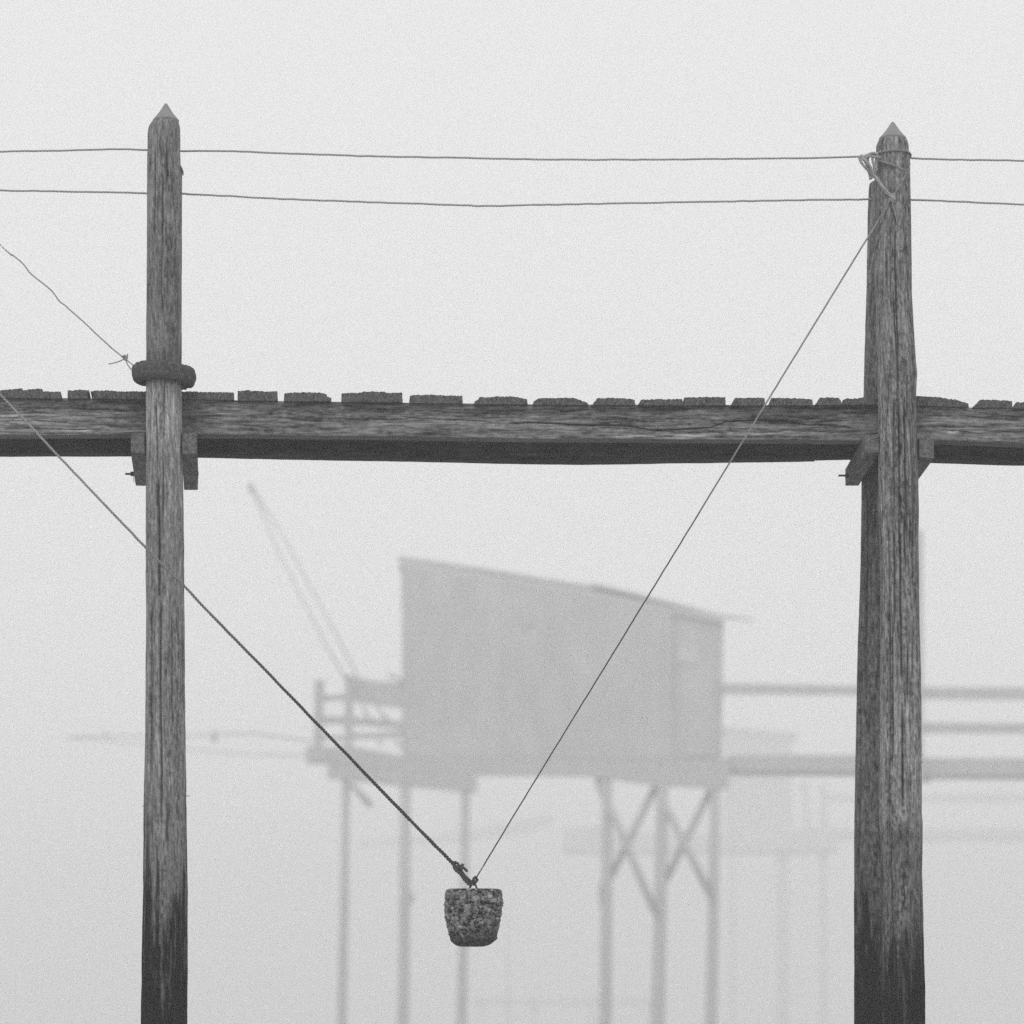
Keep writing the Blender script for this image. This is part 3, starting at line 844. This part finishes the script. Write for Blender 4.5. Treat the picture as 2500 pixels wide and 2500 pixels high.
# ------------------------------------------------------------------ fishing hut on stilts
DHUT = 135.0
K = DHUT / 66.4                            # everything about the hut is sized in proportion
def dh(u):
    return DHUT + (u - 980.0) / 787.0 * 0.55 * K
def hprism(name, poly, mat, parent, dep=0.1, off=0.0, dirx=0.0):
    dep, off = dep * K, off * K
    fr = [P(u, v, dh(u) + off) for (u, v) in poly]
    bk = [(x + dirx * dep, y + dep, z) for (x, y, z) in fr]
    m = len(poly)
    fs = [list(range(m)), list(range(m, 2 * m))] + [(i, (i + 1) % m, m + (i + 1) % m, m + i) for i in range(m)]
    return fix_normals(link(name, fr + bk, fs, mat, parent))
def htube(name, pts, r, mat, parent, off=0.0, d=None, n=10):
    q = [P(u, v, (dh(u) if d is None else d * K) + off * K) for (u, v) in pts]
    r = np.array(r) * K if isinstance(r, list) else r * K
    v_, f_ = tube_mesh(q, r, n)
    return link(name, v_, f_, mat, parent, True)

hut = empty('fishing_hut', P(1370, VH + EYE * F / (DHUT + 3), DHUT + 3), 'fishing hut with a sloping roof standing on tall stilts, faint in the fog', 'hut')
S110 = DHUT / F
# walls: separate faces with real thickness
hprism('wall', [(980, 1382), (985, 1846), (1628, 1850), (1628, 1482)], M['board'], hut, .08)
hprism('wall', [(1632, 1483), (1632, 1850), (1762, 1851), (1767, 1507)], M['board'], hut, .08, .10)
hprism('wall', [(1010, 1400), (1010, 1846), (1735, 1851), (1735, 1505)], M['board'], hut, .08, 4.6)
for (a, b) in ((981, 990), (1754, 1763)):
    fr_ = [(a, 1392 if a < 1200 else 1505), (a + 1, 1846), (b, 1846), (b, 1394 if a < 1200 else 1506)]
    hprism('wall', fr_, M['board'], hut, 4.5, .11)
# board joints proud of the wall: narrow cover strips
for k in range(12):
    u = 1026 + k * 50 + [0, 7, -5, 9, 2, -8, 6, -3, 8, -6, 3, 0][k]
    vt = np.interp(u, [980, 1628], [1384, 1484])
    hprism('batten', [(u, vt + 4), (u, 1845), (u + 4, 1845), (u + 4, vt + 5)], M['board'], hut, .005, -.006)
# roof sheets, each with its own edge
rf = [(972, 1357), (1210, 1390), (1417, 1426), (1452, 1421), (1516, 1437), (1754, 1498), (1766, 1503)]
sheets = [((972, 1357), (1090, 1373)), ((1092, 1374), (1210, 1391)), ((1212, 1391), (1330, 1411)), ((1332, 1411), (1450, 1430)), ((1440, 1421), (1560, 1448)), ((1562, 1449), (1660, 1474)), ((1662, 1474), (1768, 1502))]
roof = hprism('roof', [(974, 1366), (1420, 1436), (1767, 1508), (1767, 1520), (1420, 1450), (974, 1384)], M['roofing'], hut, 4.8, -.012)
for ((a, va), (b, vb)) in sheets:
    hprism('roof_sheet', [(a, va), (b, vb), (b, vb + 8), (a, va + 8)], M['roofing'], roof, 4.85, -.022)
hprism('roof_sheet', [(1764, 1500), (1838, 1511), (1838, 1513), (1764, 1504)], M['roofing'], roof, .25, .3)
# door, window, round vent
dr = hprism('door', [(1662, 1590), (1662, 1846), (1748, 1847), (1748, 1595)], M['board'], hut, .06, .08)
hprism('corner_post', [(1622, 1480), (1622, 1850), (1640, 1850), (1640, 1484)], M['board'], hut, .12, -.02)
wn = hprism('window', [(1652, 1572), (1652, 1622), (1712, 1624), (1712, 1576)], M['board'], hut, .06, .055)
hprism('pane', [(1658, 1578), (1658, 1616), (1706, 1618), (1706, 1581)], M['pane'], wn, .02, .048)
def disc(name, u, v, r, parent, mat, off):
    r, off = r * K, off * K
    c = P(u, v, dh(u) + off)
    n = 20
    fr = [(c[0] + r * math.sin(2 * math.pi * i / n), c[1], c[2] + r * math.cos(2 * math.pi * i / n)) for i in range(n)]
    bk = [(x, y + .05, z) for (x, y, z) in fr]
    fs = [list(range(n)), list(range(n, 2 * n))] + [(i, (i + 1) % n, n + (i + 1) % n, n + i) for i in range(n)]
    return fix_normals(link(name, fr + bk, fs, mat, parent))
disc('porthole', 1286, 1512, .15, hut, M['stilt'], -.06)
# platform and its joists
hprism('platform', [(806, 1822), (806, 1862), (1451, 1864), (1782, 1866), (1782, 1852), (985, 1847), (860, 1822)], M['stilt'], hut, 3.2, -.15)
hprism('platform', [(747, 1822), (747, 1860), (805, 1861), (805, 1822)], M['stilt'], hut, .5, -.15)
hprism('girder', [(799, 1867), (799, 1898), (935, 1912), (1165, 1934), (1165, 1893)], M['stilt'], hut, .25, -.42)
hprism('girder', [(1451, 1895), (1451, 1898), (1500, 1901), (1573, 1912), (1640, 1917), (1780, 1926), (1782, 1884), (1451, 1892)], M['stilt'], hut, .25, -.42)
GB = VH + EYE * F / DHUT + 15
for (ua, va, ub, r, ra) in ((845, 1899, 834, .095, .11), (990, 1905, 984, .125, .13), (1137, 1920, 1127, .105, .12), (1482, 1898, 1478, .125, .145), (1617, 1912, 1606, .14, .155), (1746, 1918, 1736, .12, .135)):
    vmid = (va + 2500) / 2
    o = htube('stilt', [(ua, va - 6), ((ua + ub) / 2 + 1, vmid), (ub, 2500), (ub - 3, GB)], [r * .92, r, ra, ra], M['stilt'], hut, off=-.3, n=12)
for ((a, b), (c, d), r, off) in (((1490, 1972), (1600, 2228), .085, -.52), ((1600, 1922), (1490, 2142), .085, -.12), ((1626, 1970), (1735, 2186), .085, -.52), ((1734, 1932), (1624, 2150), .085, -.12), ((850, 1905), (907, 1969), .07, -.5)):
    htube('brace', [(a, b), ((a + c) / 2, (b + d) / 2), (c, d)], r, M['stilt'], hut, off=off, n=8)
hprism('bracket', [(1451, 1896), (1452, 1915), (1468, 1950), (1472, 1950), (1472, 1896)], M['stilt'], hut, .15, -.35)
hprism('cleat', [(1465, 2154), (1461, 2170), (1462, 2211), (1468, 2211), (1470, 2154)], M['stilt'], hut, .15, -.38)
hprism('cleat', [(1001, 2182), (1001, 2206), (1010, 2204), (1012, 2190), (1008, 2182)], M['stilt'], hut, .15, -.38)
hprism('girder', [(806, 1855), (806, 1866), (1165, 1893), (1451, 1895), (1782, 1888), (1782, 1858)], M['stilt'], hut, .15, -.35)  # added front board, hides the dark underside of the platform
# railing of the platform
hprism('railing_post', [(768, 1660), (765, 1822), (786, 1822), (791, 1660)], M['stilt'], hut, .2, -.12)
hprism('railing_post', [(842, 1648), (840, 1830), (861, 1830), (862, 1648)], M['stilt'], hut, .2, -.12)
hprism('rail', [(786, 1697), (786, 1712), (842, 1708), (842, 1695)], M['stilt'], hut, .1, -.02)
hprism('rail', [(862, 1654), (930, 1664), (985, 1668), (985, 1730), (930, 1722), (862, 1712)], M['stilt'], hut, .1, -.02)
hprism('rail', [(786, 1748), (786, 1766), (862, 1769), (985, 1781), (985, 1760), (862, 1750)], M['stilt'], hut, .1, -.02)
hprism('rail', [(862, 1790), (862, 1803), (985, 1800), (985, 1782), (930, 1788)], M['stilt'], hut, .1, -.02)
htube('rail', [(788, 1800), (842, 1803)], .05, M['stilt'], hut, off=-.02)
for (a, b, c, d) in ((880, 1714, 900, 1752), (918, 1720, 945, 1758), (920, 1792, 930, 1818), (962, 1800, 978, 1826)):
    htube('stay', [(a, b), (c, d)], .035, M['stilt'], hut, off=-.1, n=6)
htube('stay', [(945, 1652), (962, 1650), (984, 1666)], .04, M['stilt'], hut, off=-.1, n=6)

# net boom raised above the platform: two spars meeting at the tip
mb = empty('net_mast', P(845, 1645, DHUT), 'raised pair of thin spars meeting at the tip above the hut platform', 'spar', 'net spars of the fishing hut')
htube('spar', [(612, 1188), (636, 1244), (659, 1300), (690, 1368), (740, 1466), (790, 1564), (829, 1632), (846, 1660)], [.035, .022, .017, .017, .019, .021, .023, .023], M['stilt'], mb, d=66.15, n=8)
htube('spar', [(613, 1186), (650, 1244), (687, 1303), (732, 1385), (775, 1463), (822, 1552), (868, 1642), (885, 1675)], [.035, .022, .017, .017, .019, .021, .023, .023], M['stilt'], mb, d=66.85, n=8)
htube('pulley', [(608, 1182), (616, 1198)], [.06, .075], M['stilt'], mb, d=66.5, n=8)
nb = empty('net_boom', P(747, 1820, DHUT), 'long thin forked boom reaching out level from the hut platform', 'spar', 'net spars of the fishing hut')
htube('spar', [(162, 1801), (258, 1796), (350, 1797), (496, 1795), (560, 1791), (620, 1790), (690, 1799), (760, 1810)], [.016, .016, .017, .019, .022, .022, .022, .022], M['stilt'], nb, d=66.1, n=8)
htube('spar', [(160, 1801), (260, 1808), (352, 1817), (473, 1831), (612, 1842), (760, 1845)], [.015, .014, .014, .015, .015, .015], M['stilt'], nb, d=66.9, n=8)
for (u, v0, v1) in ((527, 1780, 1812), (259, 1786, 1802), (520, 1796, 1810)):
    htube('hook', [(u, v0), (u - 3, (v0 + v1) / 2), (u + 2, v1)], .03, M['stilt'], nb, d=66.1, n=6)

# gangway leading off to the right
gw = empty('gangway', P(2100, VH + EYE * F / DHUT, DHUT + 1), 'foggy gangway with two rails leading right from the hut', 'gangway')
def gprism(name, poly, dep, off, mat=M['stilt']):
    return hprism(name, poly, mat, gw, dep, off)
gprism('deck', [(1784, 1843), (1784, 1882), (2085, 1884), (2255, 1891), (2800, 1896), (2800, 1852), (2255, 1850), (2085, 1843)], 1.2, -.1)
gprism('rail', [(1764, 1668), (1764, 1694), (2085, 1696), (2255, 1706), (2800, 1710), (2800, 1679), (2255, 1678), (2085, 1674)], .1, -.16)
gprism('rail', [(2200, 1764), (2200, 1789), (2500, 1790), (2800, 1792), (2800, 1766), (2500, 1766)], .1, -.16)
gprism('post', [(2236, 1296), (2232, 1910), (2255, 1910), (2254, 1292)], .2, -.37)
gprism('post', [(2690, 1640), (2690, 1850), (2712, 1850), (2712, 1640)], .2, -.37)
gprism('bracket', [(2236, 1894), (2236, 1909), (2272, 1909), (2272, 1896)], .2, .1)
htube('stilt', [(2200, 1890), (2198, 2500), (2197, GB)], .12, M['stilt'], gw, off=.3)
htube('stilt', [(2640, 1892), (2640, 2500), (2640, GB)], .12, M['stilt'], gw, off=.3)

# ------------------------------------------------------------------ farther landing stage, almost lost in the fog
DF2 = 350.0
def fprism(name, poly, parent, dep, d=DF2, mat='far'):
    dep *= K
    fr = [P(u, v, d) for (u, v) in poly]
    bk = [(x, y + dep, z) for (x, y, z) in fr]
    m = len(poly)
    fs = [list(range(m)), list(range(m, 2 * m))] + [(i, (i + 1) % m, m + (i + 1) % m, m + i) for i in range(m)]
    return fix_normals(link(name, fr + bk, fs, M[mat], parent))
GB2 = VH + EYE * F / DF2 + 8
fl = empty('landing_stage', P(1800, GB2, DF2), 'very faint landing stage behind the hut stilts, nearly lost in fog', 'landing stage')
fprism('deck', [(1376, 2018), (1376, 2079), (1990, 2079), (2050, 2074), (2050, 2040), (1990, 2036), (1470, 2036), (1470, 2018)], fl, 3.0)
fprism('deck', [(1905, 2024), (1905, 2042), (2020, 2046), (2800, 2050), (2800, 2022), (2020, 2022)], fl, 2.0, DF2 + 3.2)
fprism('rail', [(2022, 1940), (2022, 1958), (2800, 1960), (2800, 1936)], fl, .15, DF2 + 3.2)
for (a, b, t, tb) in ((1898, 1920, 2079, GB2), (2003, 2020, 1912, GB2)):
    fprism('post', [(a, t), (a, tb), (b, tb), (b, t)], fl, .35, DF2 + 1.0)
fprism('post', [(1956, 1906), (1966, 2022), (1982, 2022), (1973, 1906)], fl, .3, DF2 - .4)
cb = empty('far_cabin', P(1860, VH + EYE * F / (DF2 + 125), DF2 + 125), 'ghostly cabin shape hardly darker than the fog right of the hut', 'cabin')
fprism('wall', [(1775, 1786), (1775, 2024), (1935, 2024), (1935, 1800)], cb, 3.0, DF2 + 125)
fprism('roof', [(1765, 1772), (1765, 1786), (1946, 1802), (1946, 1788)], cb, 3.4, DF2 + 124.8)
for (a, b) in ((1782, 1796), (1915, 1929)):
    fprism('stilt', [(a, 2024), (a, GB2), (b, GB2), (b, 2024)], cb, .4, DF2 + 125.4)
fb_ = empty('fishing_net_spar', P(1100, 2050, DF2), 'barely visible tapering spar rising from left toward the landing stage', 'spar')
fprism('spar', [(880, 2052), (880, 2066), (1100, 2058), (1280, 2036), (1352, 2010), (1352, 1988), (1240, 2010), (1080, 2038)], fb_, .3, DF2 + 60)
po = empty('mooring_pole', P(1240, VH + EYE * F / 240, 240), 'thin pale pole standing right of the concrete weight', 'pole')
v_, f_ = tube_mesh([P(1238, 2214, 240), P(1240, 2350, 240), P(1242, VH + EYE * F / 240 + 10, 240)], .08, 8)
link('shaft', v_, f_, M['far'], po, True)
je = empty('low_jetty', P(1300, VH + EYE * F / 450, 450), 'faint low jetty far behind the hut stilts', 'jetty')
fprism('deck', [(1150, 2436), (1150, 2452), (1600, 2453), (1600, 2438)], je, 3.0, 450)
for u in (1170, 1300, 1440, 1580):
    fprism('post', [(u, 2452), (u, VH + EYE * F / 450 + 8), (u + 10, VH + EYE * F / 450 + 8), (u + 10, 2452)], je, .3, 451)

# ------------------------------------------------------------------ fog
hx, hy0, hy1, hz0, hz1 = 288.0, -38.0, 558.0, -1.2, 30.0
vs = [(x, y, z) for x in (-hx, hx) for y in (hy0, hy1) for z in (hz0, hz1)]
fs = [(0, 1, 3, 2), (4, 6, 7, 5), (0, 4, 5, 1), (2, 3, 7, 6), (0, 2, 6, 4), (1, 5, 7, 3)]
hm = bpy.data.materials.new('fog')
hm.use_nodes = True
t = hm.node_tree
t.nodes.clear()
pv = t.nodes.new('ShaderNodeVolumePrincipled')
pv.inputs['Color'].default_value = (0.97, 0.97, 0.97, 1)
pv.inputs['Density'].default_value = 0.0047
pv.inputs['Anisotropy'].default_value = 0.3
mo = t.nodes.new('ShaderNodeOutputMaterial')
t.links.new(pv.outputs[0], mo.inputs['Volume'])
tag(link('haze', vs, fs, hm), 'even pale sea fog filling the air around the piles', kind='stuff')
